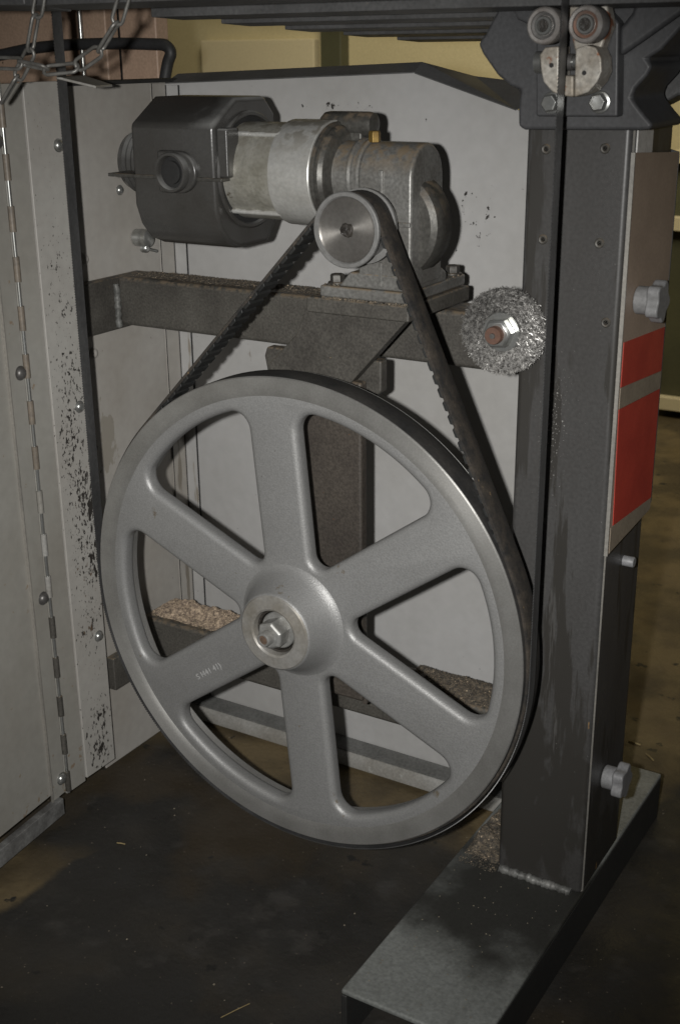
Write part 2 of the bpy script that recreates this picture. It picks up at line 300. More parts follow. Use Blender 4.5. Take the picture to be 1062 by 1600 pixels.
def tube(bm, path, r, n=10, closed=False, wob=0):
    P_ = [V(p) for p in path]; m_ = len(P_); rings = []; ref = None
    for i, p in enumerate(P_):
        t = (P_[(i + 1) % m_] - P_[i - 1]) if closed else (P_[min(i + 1, m_ - 1)] - P_[max(i - 1, 0)])
        t.normalize()
        if ref is None: _, a, b = frame(t)
        else: a = (ref - t * ref.dot(t)).normalized(); b = t.cross(a)
        ref = a; rr = r * (1 + random.uniform(-wob, wob))
        rings.append([bm.verts.new(p + (a * math.cos(2 * math.pi * k / n) + b * math.sin(2 * math.pi * k / n)) * rr) for k in range(n)])
    prs = list(zip(rings, rings[1:])) + ([(rings[-1], rings[0])] if closed else [])
    for p, q in prs:
        for k in range(n): bm.faces.new((p[k], p[(k + 1) % n], q[(k + 1) % n], q[k]))
    if not closed: bm.faces.new(rings[0]); bm.faces.new(rings[-1])
    return bm
def smooth_path(pts, sub=8, closed=False):
    pts = [V(p) for p in pts]; out = []; n = len(pts)
    for i in range(n if closed else n - 1):
        g = lambda k: pts[k % n] if closed else pts[min(max(k, 0), n - 1)]
        p0, p1, p2, p3 = g(i - 1), g(i), g(i + 1), g(i + 2)
        for s in range(sub):
            t = s / sub
            out.append(.5 * ((2 * p1) + (p2 - p0) * t + (2 * p0 - 5 * p1 + 4 * p2 - p3) * t * t + (3 * p1 - p0 - 3 * p2 + p3) * t ** 3))
    if not closed: out.append(pts[-1])
    return out
def hexhead(bm, c, d, r, h, phase=.2):
    c = V(c); d_ = V(d).normalized()
    lathe(bm, [(r, 0), (r, h * .8), (r * .86, h), (0, h)], c, d_, 6, phase)
    return bm
def bolt(name, c, d, r, h, mt, parent, washer=0, phase=.2):
    bm = B()
    if washer: lathe(bm, [(washer, 0), (washer, h * .22), (washer * .93, h * .28), (0, h * .28)], c, d, 24)
    hexhead(bm, V(c) + V(d).normalized() * (h * .25 if washer else 0), d, r, h, phase)
    return obj(name, bm, mt, parent, bev=.0006)
def dome(name, c, d, r, mt, parent, washer=True):
    bm = B(); pr = [(r * 1.0, 0), (r * 1.0, r * .12)] if washer else []
    pr += [(r * .85 * math.cos(a), r * .14 + r * .62 * math.sin(a)) for a in [i * math.pi / 2 / 7 for i in range(8)]]
    lathe(bm, pr, c, d, 20); return obj(name, bm, mt, parent, smooth=50)

FLOOR = -.40
# ---------------------------------------------------------------- setting
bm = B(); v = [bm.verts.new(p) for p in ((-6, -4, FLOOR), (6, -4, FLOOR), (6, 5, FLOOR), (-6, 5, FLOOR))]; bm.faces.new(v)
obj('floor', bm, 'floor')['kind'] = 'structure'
bm = B(); box(bm, -6, 6, 2.62, 2.72, FLOOR, 3.2); obj('workshop_wall', bm, 'wall')['kind'] = 'structure'
# far wall furniture
YW = 2.615
a0, a1 = at(505, 60, 1, YW - .03), at(537, 60, 1, YW - .03)
bm = B(); box(bm, a0.x, a1.x, YW - .05, 2.619, FLOOR, 2.2)
tag(obj('wall_post', bm, 'olive', bev=.004), 'dark olive upright post on the cream wall, seen above the grey sheet', 'post')
a0, a1 = at(322, 85, 1, YW), at(498, 85, 1, YW); zt = at(400, 62, 1, YW).z
t = thing('wall_cabinet', 'pale cream flat cupboard on the far wall behind the motor', 'cupboard', (a0.x, YW, FLOOR))
bm = B(); box(bm, a0.x, a1.x, YW - .03, 2.6195, FLOOR, zt); obj('cabinet_body', bm, 'palewall', t, bev=.004)
bm = B(); box(bm, a0.x + .05, a0.x + .13, YW - .04, YW - .031, zt - .3, zt - .16); obj('vent_plate', bm, 'wall', t, bev=.004)
# dark cabinet behind the post on the right
YC = 2.45
p0 = at(1031, 349, 1, YC); pb = at(1031, 628, 1, YC); pt = at(1035, 255, 1, YC)
t = thing('tool_cabinet', 'dark green floor cabinet with pale frame beyond the guard', 'cabinet', (p0.x, YC, FLOOR))
X0 = p0.x; X1 = X0 + .7
bm = B(); box(bm, X0 + .02, X1, YC + .03, YC + .15, FLOOR + .03, pt.z + .02); obj('door_panel', bm, 'olive', t, bev=.004)
for z0, z1 in ((FLOOR + .025, FLOOR + .065), (p0.z - .02, p0.z + .02), (pt.z, pt.z + .03)):
    bm = B(); box(bm, X0 + .021, X1, YC, YC + .029, z0, z1); obj('frame_rail', bm, 'palewall', t, bev=.003)
bm = B(); box(bm, X0, X0 + .02, YC - .002, YC + .15, FLOOR + .025, pt.z + .03); obj('frame_upright', bm, 'palewall', t, bev=.003)
bm = B(); box(bm, X0 + .06, X1, YC + .05, YC + .13, FLOOR, FLOOR + .028); obj('plinth', bm, 'black', t)

# beige panels behind the saw at top left, with shiny rod
def panel(x0, x1, label):
    bm = B(); box(bm, x0, x1, .42, .45, .1, .95)
    tag(obj('beige_panel', bm, 'beige', bev=.003), label, 'panel', 'beige panels behind the saw')
panel(-1.1, -.592, 'wide beige spotted panel left of the dark gap, behind the chains')
panel(-.566, -.495, 'narrow brownish spotted panel right of the dark gap, behind the chains')
bm = B(); box(bm, -.62, -.54, .462, .50, .1, .95); tag(obj('added_gap_backing', bm, 'black'), 'added black backing box behind the dark gap between the beige panels', 'backing')  # black box added behind the panels to make their gap dark
pp = at(128, 70, 1, .405); bm = B(); cyl(bm, (pp.x, .405, .3), (0, 0, 1), .0035, .5, 12)
tag(obj('steel_rod', bm, 'zinc', smooth=40), 'thin shiny upright rod in front of the wide beige panel', 'rod')
pts = [at(x, y, 1, .385) for x, y in ((-60, 98), (0, 86), (55, 75), (110, 70), (180, 68), (235, 69), (258, 71), (267, 82), (262, 100), (256, 135))]
bm = B(); tube(bm, smooth_path(pts, 6), .0085, 14); tag(obj('tube_handle', bm, 'hose', smooth=60), 'dark grey bent tube handle passing behind the chains', 'handle')

# ---------------------------------------------------------------- sheet metal housing
XS = -.415; YB = .335; XL = -.395
H = thing('sheet_housing', 'grey painted sheet metal housing behind and left of the band wheel', 'housing', (XS, YB, FLOOR + .01))
F0, F1 = at(646, 113, 1, YB), at(806, 171, 1, YB)
zl = .6025
pts = [(XS, YB, -.37), (.26, YB, -.37), (.26, YB, .53), tuple(F1), tuple(F0), (XS, YB, zl)]
bm = B(); prism(bm, pts, (0, .003, 0)); obj('back_sheet', bm, 'back', H, bev=.0008)
# top flange and slanted flange, folded back
bm = B(); a = V((XS, YB, zl)); b = F0.copy(); c = V((b.x - .004, YB + .03, b.z + .012)); d = V((a.x, YB + .03, a.z + .012))
prism(bm, [a + V((0, -.001, .0005)), b + V((0, -.001, .0005)), c, d], (0, .0008, -.0015)); obj('top_flange', bm, 'flange', H)
bm = B(); prism(bm, [F0 + V((.001, -.001, 0)), F1 + V((0, -.001, 0)), F1 + V((.012, .075, .026)), at(742, 119, 1, .40), c.copy()], (0, .001, -.0015)); obj('slanted_flange', bm, 'flange', H)
# side sheet, its flange by the corner, and seams
bm = B(); box(bm, XS - .003, XS, .10, YB, -.388, .604); obj('side_sheet', bm, 'side', H, bev=.0008)
bm = B(); box(bm, XS - .004, XS + .002, .302, YB - .001, -.386, .603); obj('corner_flange', bm, 'side', H, bev=.0008)
bm = B(); box(bm, XS + .003, -.391, YB - .0022, YB - .0001, -.369, .60); obj('corner_flange', bm, 'back', H, bev=.0008)
bm = B(); box(bm, XS - .02, XS + .012, -.03, YB + .02, .604, .609); obj('top_rim', bm, 'black', H, bev=.001)
for a in ((XS + .0021, XS + .0026, .3008, .3022, -.386, .603), (XS + .0001, XS + .0030, YB - .0031, YB - .0024, -.368, .600), (-.3912, -.3899, YB - .0026, YB - .0003, -.369, .600)):
    bm = B(); box(bm, *a); obj('seam_line', bm, 'black', H)  # thin black strips marking the corner and flange seams
# bottom rail on the floor behind the wheel
bm = B(); prism(bm, [(XS + .004, .300, -.394), (XS + .004, .300, -.380), (XS + .004, .306, -.372), (XS + .004, .334, -.366), (XS + .004, .334, -.394)], (.66, 0, 0)); obj('bottom_rail', bm, 'rail', H, bev=.0012)
bm = B(); prism(bm, [(XS + .006, .3062, -.3715), (XS + .006, .3325, -.3660), (XS + .006, .3325, -.3640), (XS + .006, .3062, -.3695)], (.655, 0, 0)); obj('rail_top', bm, 'railtop', H)
# front strips of the left side
bm = B(); box(bm, XL - .004, XL, -.006, .0335, -.367, .610); obj('hinge_strip', bm, 'door', H, bev=.0008)
bm = B(); box(bm, XL - .004, XL + .0025, .0345, .097, -.362, .611); obj('front_strip', bm, 'strip', H, bev=.0012)
for (px, py) in ((89, 227), (122, 635), (152, 993)):
    p = at(px, py, 0, XL); dome('strip_bolt', (XL + .0025, p.y, p.z), (1, 0, 0), .0085, 'zinc', H)
for (px, py) in ((131, 405), (146, 552)):
    p = at(px, py, 0, XS); dome('side_bolt', (XS, p.y, p.z), (1, 0, 0), .008, 'side', H)
# wing bolt and clip on the side sheet
p = at(219, 366, 0, XS) + V((0, -.010, -.003))
K = thing('wing_screw', 'small shiny wing screw on the side sheet under the fan cover', 'screw', (XS, p.y, p.z))
bm = B(); lathe(bm, [(.009, 0), (.012, .002), (.0125, .012), (.011, .016), (.0125, .018), (.012, .024), (.008, .027), (0, .027)], (XS, p.y, p.z), (1, 0, 0), 24); obj('screw_head', bm, 'zinc', K, smooth=40)
bm = B(); lathe(bm, [(.0065, 0), (.0065, .006), (.004, .009), (0, .009)], (XS + .012, p.y, p.z - .014), (1, 0, 0), 18); tube(bm, [(XS + .016, p.y + .002, p.z - .015), (XS + .018, p.y + .012, p.z - .018), (XS + .018, p.y + .022, p.z - .021)], .0022, 8); obj('cotter', bm, 'zinc', K, smooth=50)
p = at(187, 297, 0, XS); dome('clip_screw', (XS, p.y, p.z), (1, 0, 0), .007, 'zinc', H)

# ---------------------------------------------------------------- door with piano hinge
hx, hy = XL + .001, -.0035
D = thing('cabinet_door', 'grey sheet metal door swung open on a long hinge at the left edge', 'door', (hx, hy, FLOOR + .03))
dv = V((.10, -.99, 0)).normalized(); dn = V((.99, .10, 0)).normalized()     # along the door (towards the camera) and out of its face
def dpt(s, z, o=0): return V((hx, hy, z)) + dv * s + dn * o
def dslab(bm, s0, s1, z0, z1, o0, o1): return prism(bm, [dpt(s0, z0, o0), dpt(s1, z0, o0), dpt(s1, z1, o0), dpt(s0, z1, o0)], dn * (o1 - o0))
bm = B(); dslab(bm, .034, .62, -.352, .612, -.006, -.004); obj('door_sheet', bm, 'door', D, bev=.0006)
bm = B(); dslab(bm, .004, .0335, -.362, .612, -.006, -.0015); obj('door_flange', bm, 'door', D, bev=.0008)
bm = B(); dslab(bm, .0338, .0352, -.362, .612, -.004, .0002); obj('flange_edge', bm, 'guardedge', D)
bm = B(); dslab(bm, .02, .62, -.388, -.362, -.006, .006); obj('bottom_lip', bm, 'doorlip', D, bev=.001)
bm = B(); cyl(bm, (hx, hy, -.365), (0, 0, 1), .0024, .977, 10); obj('hinge_pin', bm, 'zinc', D, smooth=50)
for k in range(16):
    z = -.362 + k * .0615
    bm = B(); lathe(bm, [(.0042, 0), (.0042, .031)], (hx, hy, z), (0, 0, 1), 12)
    obj('hinge_knuckle', bm, 'tan' if k > 7 else ('rail' if k > 4 else 'bar'), D, smooth=50)
for (px, py) in ((5, 220), (41, 580), (72, 932), (100, 1213)):
    p = at(px, py, 0, XL); q = dpt(.012, p.z, -.0015)
    dome('hinge_bolt', q, dn, .0095, 'zinc' if py > 1000 else 'roller', D)

# ---------------------------------------------------------------- welded frame
FR = thing('saw_stand', 'dark welded steel saw frame with square post, long foot and two crossbars', 'frame', (.29, .15, FLOOR))
PX0, PX1, PY0, PY1, FT = .236, .347, .10, .235, -.329
bm = B(); box(bm, PX0, PX1, PY0, PY1, FT, .575); obj('post', bm, 'post', FR, bev=.007, segs=3)
bm = B(); prism(bm, [(PX1 - .003, PY0 + .0035, FT + .004), (PX1 + .0008, PY0 + .0065, FT + .004), (PX1 + .0008, PY0 + .0065, .572), (PX1 - .003, PY0 + .0035, .572)], (-.0012, -.0016, 0)); obj('worn_edge', bm, 'guardedge', FR)
bm = B(); box(bm, PX1 + .0002, PX1 + .002, .112, .160, .535, .574); obj('bare_patch', bm, 'bare', FR, bev=.0006, label='pale bare metal patch at the top of the post side')
for (px, py) in ((853, 233), (945, 232), (848, 374), (936, 380), (946, 504)):
    p = at(px, py, 1, PY0)
    bm = B(); lathe(bm, [(.0052, 0), (.0052, .0012), (.0040, .0022), (.0026, .0018), (.0022, .0002), (0, .0002)], (p.x, PY0 + .0002, p.z), (0, -1, 0), 18); obj('set_screw', bm, 'bar', FR, smooth=50)
# foot: an open ended steel channel lying on the floor
bm = B(); box(bm, .178, .347, -.186, .42, FT - .007, FT); obj('foot_top', bm, 'foot', FR, bev=.003)
for x0, x1 in ((.1785, .1855), (.3395, .3465)):
    bm = B(); box(bm, x0, x1, -.186, .42, FLOOR, FT - .0072); obj('foot_side', bm, 'footside', FR, bev=.0015)
def bead(name, p, q, r, n, mt='weld', parent=FR):
    p, q = V(p), V(q); bm = B(); pts = [p.lerp(q, i / n) + V((random.uniform(-1, 1), random.uniform(-1, 1), random.uniform(-1, 1))) * r * .10 for i in range(n + 1)]
    tube(bm, pts, r, 10, wob=.2); return obj(name, bm, mt, parent, smooth=70)
bead('weld_bead', (PX0 + .004, PY0 - .002, FT + .003), (PX1 - .012, PY0 - .002, FT + .003), .0052, 46)
# upper crossbar with its end bracket
BY0, BY1 = .185, .245
def xbar(name, z0, z1, x1):
    bm = B(); box(bm, -.399, x1, BY0, BY1, z0, z1); return obj(name, bm, 'bar', FR, bev=.006, segs=3)
xbar('upper_crossbar', .287, .354, PX0 - .001); xbar('lower_crossbar', -.222, -.160, PX0 - .001)
for z0, z1 in ((.281, .353), (-.258, -.205)):
    bm = B(); box(bm, -.414, -.3995, .118, .246, z0, z1); obj('end_bracket', bm, 'bar', FR, bev=.002)
bead('weld_bead', (-.398, .1825, .285), (-.398, .1825, .345), .0045, 16)
# column, its head block and the slanting gusset plate
bm = B(); box(bm, -.062, .037, .105, .121, -.150, .275); obj('column', bm, 'column', FR, bev=.004)
bm = B(); prism(bm, [(-.108, .122, .300), (.055, .122, .300), (.055, .122, .262), (.042, .122, .252), (-.106, .122, .258), (-.112, .122, .288)], (0, .016, 0)); obj('column_head', bm, 'bar', FR, bev=.003)
g = [at(x, y, 1, .104) for x, y in ((478, 478), (652, 482), (548, 598), (532, 616), (440, 610), (420, 588), (421, 567), (463, 522))]
bm = B(); prism(bm, g, (0, .017, 0)); obj('gusset_plate', bm, 'bar', FR, bev=.0015)
bm = B(); box(bm, -.0105, .1225, .063, .216, .3625, .3805); obj('motor_plate', bm, 'bar', FR, bev=.0025)
bm = B(); box(bm, -.060, .035, .1215, .186, -.1595, -.148); obj('column_foot', bm, 'column', FR, bev=.002)
bead('weld_bead', (.038, .110, -.150), (.040, .184, -.156), .0050, 16, 'column')
# axle stub of the wheel
bm = B(); cyl(bm, (0, .105, 0), (0, -1, 0), .028, .066, 32); obj('axle_stub', bm, 'geardark', FR, smooth=40)

# ---------------------------------------------------------------- band wheel
W = thing('band_wheel', 'large grey cast six spoke band wheel with hex nut in its hub', 'wheel', (0, 0, 0))
def window_outline(ang, hw, rr, cr_out, cr_in):
    """one opening between two spokes: pie shape, all corners rounded"""
    # spokes at +-30 deg from the opening's centre line, centre line along +x
    e = R(30); apex = hw / math.sin(e)
    half = []
    # inner fillet round the apex: circle tangent to both spoke edges, centred on the axis
    dx = apex + cr_in / math.sin(e)
    for i in range(7):
        t = math.pi + (-1 + i / 6) * (math.pi / 2 - e) * -1
        half.append((dx + cr_in * math.cos(t), cr_in * math.sin(t)))
    inner = []
    for i in range(13):
        t = (math.pi / 2 + e) + i / 12 * 2 * (math.pi / 2 - e)
        inner.append((dx + cr_in * math.cos(t), cr_in * math.sin(t)))
    # outer corner fillet: distance cr_out from spoke edge and from the rim circle
    off = hw + cr_out; rc = rr - cr_out
    # centre c on upper side: perpendicular distance to the spoke centre line (angle e) = off, |c| = rc
    phi = e - math.asin(off / rc)
    cx, cy = rc * math.cos(phi), rc * math.sin(phi)
    outer_up = []
    a0, a1 = phi, e + math.pi / 2
    for i in range(10):
        t = a0 + (a1 - a0) * i / 9
        outer_up.append((cx + cr_out * math.cos(t), cy + cr_out * math.sin(t)))
    arc = [(rr * math.cos(-phi + 2 * phi * i / 14), rr * math.sin(-phi + 2 * phi * i / 14)) for i in range(1, 14)]
    pts = inner + [(x, -y) for x, y in outer_up[::-1]] + arc + outer_up
    ca, sa = math.cos(ang), math.sin(ang)
    return [(x * ca - y * sa, x * sa + y * ca) for x, y in pts]
BV = .0085
cu = bpy.data.curves.new('wheel_curve', 'CURVE'); cu.dimensions = '2D'; cu.fill_mode = 'BOTH'; cu.extrude = .003; cu.bevel_depth = BV; cu.bevel_resolution = 4
def spline(pts):
    s = cu.splines.new('POLY'); s.points.add(len(pts) - 1)
    for p, (x, y) in zip(s.points, pts): p.co = (x, y, 0, 1)
    s.use_cyclic_u = True
spline([(.278 * math.cos(2 * math.pi * k / 144), .278 * math.sin(2 * math.pi * k / 144)) for k in range(144)])
for k in range(6): spline(window_outline(R(95.5 + 30 + 60 * k), .0335 - BV, .2615 + BV, .0215 + BV, .0145 + BV))
tmp = bpy.data.objects.new('tmp', cu); COL.objects.link(tmp)
dg = bpy.context.evaluated_depsgraph_get(); me = bpy.data.meshes.new_from_object(tmp.evaluated_get(dg)); bpy.data.objects.remove(tmp); bpy.data.curves.remove(cu)
bm = B(); bm.from_mesh(me); bpy.data.meshes.remove(me)
bmesh.ops.remove_doubles(bm, verts=bm.verts[:], dist=1e-5)
bmesh.ops.transform(bm, matrix=Matrix(((1, 0, 0, 0), (0, 0, -1, .0145), (0, 1, 0, 0), (0, 0, 0, 1))), verts=bm.verts[:])
obj('spoked_web', bm, 'wheelcast', W, smooth=50)
bm = B(); lathe(bm, [(.2650, .012), (.2720, .0048), (.2765, .0030), (.2795, .0017), (.2830, .0008), (.2870, .0003), (.2985, 0), (.2998, .0014), (.2998, .0026), (.2975, .0028), (.2975, .0366), (.2998, .0368), (.2998, .0372), (.268, .0372), (.2655, .034), (.2650, .012)], (0, 0, 0), (0, 1, 0), 180, cap=False)
bmesh.ops.remove_doubles(bm, verts=bm.verts[:], dist=1e-6); obj('rim', bm, 'wheelrim', W, smooth=35)
bm = B(); lathe(bm, [(.2974, .0027), (.2994, .0028), (.3002, .0040), (.3002, .0352), (.2994, .0366), (.2974, .0366)], (0, 0, 0), (0, 1, 0), 180, cap=False); obj('rubber_tyre', bm, 'rubber', W, smooth=40)
bm = B(); lathe(bm, [(.0765, -.0048), (.0735, -.0038), (.0700, -.0022), (.0660, .0008), (.0620, .006), (.0575, .014), (.0525, .0245), (.0492, .0325), (.0482, .0348), (.0470, .0354)], (0, 0, 0), (0, -1, 0), 96, cap=False); obj('hub', bm, 'wheelcast', W, smooth=60)
bm = B(); lathe(bm, [(.0470, .0352), (.0455, .0372), (.0310, .0385), (.0285, .037), (.0272, .033), (.0268, .012), (0, .012)], (0, 0, 0), (0, -1, 0), 96, cap=False); obj('hub_face', bm, 'hubring', W, smooth=35)
bm = B(); lathe(bm, [(.0272, .0300), (.0268, .0310), (.0245, .0300), (.0240, .022), (.0240, .0125), (.0268, .0125)], (0, 0, 0), (0, -1, 0), 64, cap=False); obj('bearing_ring', bm, 'grease', W, smooth=35)
bm = B(); lathe(bm, [(.0228, .013), (.0228, .0270), (.0218, .0282), (.010, .0282)], (0, 0, 0), (0, -1, 0), 48); obj('washer', bm, 'nut', W, smooth=30)
bm = B(); lathe(bm, [(.0180, .0226), (.0180, .0455), (.0152, .0480), (.0085, .0482)], (0, 0, 0), (0, -1, 0), 6, .35); obj('axle_nut', bm, 'nut', W, bev=.0012)
bm = B(); lathe(bm, [(.0088, .030), (.0088, .0585), (.0078, .060), (.0062, .060), (.0055, .058), (0, .058)], (0, 0, 0), (0, -1, 0), 32); st = obj('axle_end', bm, 'nut', W, smooth=35)
bm = B(); lathe(bm, [(.0054, .0582), (.003, .0586), (0, .0584)], (0, 0, 0), (0, -1, 0), 20); obj('axle_centre', bm, 'rustdark', st, smooth=40)
fc = bpy.data.curves.new('txt', 'FONT'); fc.body = 'S I441 41)'; fc.size = .0112; fc.extrude = .0003; fc.space_character = 1.05
tmp = bpy.data.objects.new('tmp', fc); COL.objects.link(tmp); dg = bpy.context.evaluated_depsgraph_get(); me = bpy.data.meshes.new_from_object(tmp.evaluated_get(dg)); bpy.data.objects.remove(tmp)
bm = B(); bm.from_mesh(me); bpy.data.meshes.remove(me)
p = at(310, 1062, 1, .003); ca = R(35.5)
bmesh.ops.transform(bm, matrix=Matrix.Translation((p.x, .0029, p.z)) @ Matrix.Rotation(-ca, 4, 'Y') @ Matrix.Rotation(R(90), 4, 'X'), verts=bm.verts[:])
obj('cast_number', bm, 'scratch', W)

# ---------------------------------------------------------------- gear motor
MY, MZ = .105, .513
G = thing('gear_motor', 'grey gear motor with charcoal fan cover bolted on the plate above the wheel', 'motor', (.055, .13, .381))
def xl(prof, n=56): bm = B(); lathe(bm, [(r, h) for r, h in prof], (0, MY, MZ), (1, 0, 0), n); return bm
obj('motor_body', xl([(.050, -.150), (.0545, -.148), (.0545, -.040), (.05, -.040)]), 'motor', G, smooth=35)
obj('steel_band', xl([(.05, -.048), (.0578, -.048), (.0583, -.0465), (.0583, .0045), (.0577, .0055), (.05, .0055)]), 'band', G, smooth=30)
obj('end_bell', xl([(.05, .0055), (.0560, .0058), (.0565, .008), (.0560, .0105), (.0530, .0115), (.0530, .014), (.050, .0185), (.043, .0215), (.034, .0225)]), 'geardark', G, smooth=25)
for (dy, dz) in ((-.036, .043), (-.036, -.043), (.03, .047)):
    bm = B(); cyl(bm, (-.150, MY + dy, MZ + dz), (1, 0, 0), .0030, .105, 10); obj('tie_rod', bm, 'band', G, smooth=50)
# fan cover: moulded box with slanted top, extruded along the motor axis, dished on the motor side
FX0, FX1 = -.232, -.1125
sec = [(.0365, .474), (.0365, .566), (.082, .5945), (.142, .5945), (.163, .574), (.163, .452), (.142, .4255), (.082, .4255), (.060, .434), (.045, .451)]
def ring(x, ins):
    c = V((MY, MZ)); out = []
    for y, z in sec:
        d = V((y, z)) - c; q = c + d * (1 - ins / d.length); out.append(bm.verts.new((x, q.x, q.y)))
    return out
bm = B(); n = len(sec); a = ring(FX0, .0); b = ring(FX1, .0)
for k in range(n): bm.faces.new((a[k], b[k], b[(k + 1) % n], a[(k + 1) % n]))
bm.faces.new(a[::-1]); bm.faces.new(b)
cov = obj('fan_cover', bm, 'cover', G, bev=.006, segs=4)
bm = B(); lathe(bm, [(.0655, .0), (.0665, .0035), (.0645, .0055), (.0615, .0052), (.0600, .001)], (FX1 - .0008, MY, MZ), (1, 0, 0), 64); obj('cover_rim', bm, 'cover', cov, smooth=50)
bm = B(); lathe(bm, [(.0602, .0005), (.050, .0012)], (FX1, MY, MZ), (1, 0, 0), 64); obj('cover_mouth', bm, 'coverdark', cov, smooth=50)
for dz in (.0, ):
    bm = B(); box(bm, FX1 + .001, FX1 + .016, MY - .064, MY - .040, MZ - .004, MZ + .05); obj('cover_tab', bm, 'cover', cov, bev=.003)
bm = B(); box(bm, -.268, -.1015, MY - .0705, MY + .02, MZ - .0075, MZ - .0035); obj('cover_seam', bm, 'geardark', cov, bev=.0008)
# cable boss on the front of the cover
bx, bz = at(265, 270, 1, .022).x, at(265, 270, 1, .022).z
bm = B(); prism(bm, [(bx - .024, .041, bz - .0235), (bx + .006, .041, bz - .0235)] + [(bx + .006 + .0245 * math.cos(t), .041, bz + .0 + .0235 * math.sin(t)) for t in [(-90 + 15 * i) * math.pi / 180 for i in range(1, 12)]] + [(bx + .006, .041, bz + .0235), (bx - .024, .041, bz + .0235)], (0, -.011, 0)); obj('boss_pad', bm, 'cover', cov, bev=.003)
bm = B(); lathe(bm, [(.0225, 0), (.0225, .008), (.0215, .0095), (.0190, .0095), (.0180, .008), (.0175, .002), (.012, .0015), (0, .0015)], (bx, .031, bz), (0, -1, 0), 36); obj('cable_boss', bm, 'cover', cov, smooth=35)
bm = B(); lathe(bm, [(.0172, .0025), (.013, .003), (.0127, .0065), (.006, .0072), (0, .0060)], (bx, .0308, bz), (0, -1, 0), 36); obj('boss_plug', bm, 'coverdark', cov, smooth=35)
bm = B(); lathe(bm, [(.036, .0)] + [(.0415 - (.002 if i % 2 else 0) - i * .0003, .004 + i * .0042) for i in range(12)] + [(.034, .056), (0, .057)], (FX0 - .0, MY + .005, MZ + .004), (-1, 0, 0), 48); obj('ribbed_cap', bm, 'cover', G, smooth=20)
# capacitor along the top
bm = B(); lathe(bm, [(0, -.022), (.008, -.021), (.0125, -.016), (.0135, -.010), (.0135, .040), (.012, .046), (.006, .048), (0, .048)], (0, .122, .566), (1, 0, 0), 28); obj('terminal_cover', bm, 'geardark', G, smooth=45)
bm = B(); box(bm, -.030, .035, .112, .150, .545, .560); obj('terminal_bracket', bm, 'geardark', G, bev=.003)
# neck and gearbox
obj('neck', xl([(.0365, .0), (.0365, .0405), (.0395, .041), (.0405, .044), (.0395, .047), (.0370, .048), (.0370, .0500), (.0395, .0515), (.0400, .055), (.038, .057)]), 'gear', G, smooth=30)
yf = .068
prof = [(0, yf, .398), (0, yf, MZ)] + [(0, MY - .037 * math.cos(t), MZ + .037 * math.sin(t)) for t in [math.pi * i / 18 for i in range(1, 18)]] + [(0, .142, MZ), (0, .142, .398)]
bm = B(); prism(bm, [(.0555, y, z) for _, y, z in prof], (.0665, 0, 0)); gb = obj('gearbox', bm, 'gear', G, bev=.004, segs=3)
for c0, c1 in (((.0825, .0655, .497), (.0875, .0685, .523)), ((.0825, .0655, .398), (.0875, .0685, .425)), ((.105, .0655, .4645), (.121, .0685, .4695))):
    bm = B(); box(bm, c0[0], c1[0], c0[1], c1[1], c0[2], c1[2]); obj('rib', bm, 'gear', gb, bev=.001)
bm = B(); lathe(bm, [(.052, 0), (.058, .004), (.0605, .010), (.0605, .034), (.055, .044), (.04, .05), (0, .05)], (.084, .086, .4625), (0, 1, 0), 64); obj('wheel_housing', bm, 'geardark', G, smooth=30)
bm = B(); lathe(bm, [(.027, 0), (.026, .012), (.018, .018), (.010, .018), (.010, .03)], (.08, .0695, .467), (0, -1, 0), 40); obj('shaft_boss', bm, 'gear', G, smooth=35)
bm = B(); box(bm, .006, .1185, .066, .212, .381, .3945); obj('mounting_flange', bm, 'gear', G, bev=.003)
bm = B(); prism(bm, [(.03, .067, .3945), (.1215, .067, .3945), (.1215, .067, .405), (.112, .067, .412), (.045, .067, .412)], (0, .09, 0)); obj('foot_skirt', bm, 'gear', G, bev=.003)
for x, y in ((.020, .083), (.108, .198), (.020, .198)):
    bolt('flange_bolt', (x, y, .3945), (0, 0, 1), .0085, .009, 'geardark', G, .011, random.random())
p = at(585, 222, 1, .098); bm = B(); hexhead(bm, (p.x, .098, MZ + .036), (0, 0, 1), .0068, .012); obj('oil_plug', bm, 'brass', G, bev=.0005)
# dust crumbs on the flange
bm = B()
for i in range(500):
    x, y = random.uniform(.01, .12), random.uniform(.069, .21); s = random.uniform(.0006, .0020); z = .3945 if random.random() < .6 else .3946
    if .03 < x and y < .16: continue
    lathe(bm, [(s, 0), (s * .5, s), (0, s)], (x, y, z), (random.uniform(-.4, .4), random.uniform(-.4, .4), 1), 4, random.random() * 3)
for i in range(130):
    x, y = random.uniform(.01, .12), random.uniform(.0635, .0665); s = random.uniform(.0008, .0022)
    lathe(bm, [(s, 0), (s * .5, s), (0, s)], (x, y, .3806), (random.uniform(-.4, .4), random.uniform(-.4, .4), 1), 4, random.random() * 3)
tag(obj('sawdust_crumbs', bm, 'grit'), 'tan sawdust crumbs lying on the motor flange', 'sawdust', kind='stuff')
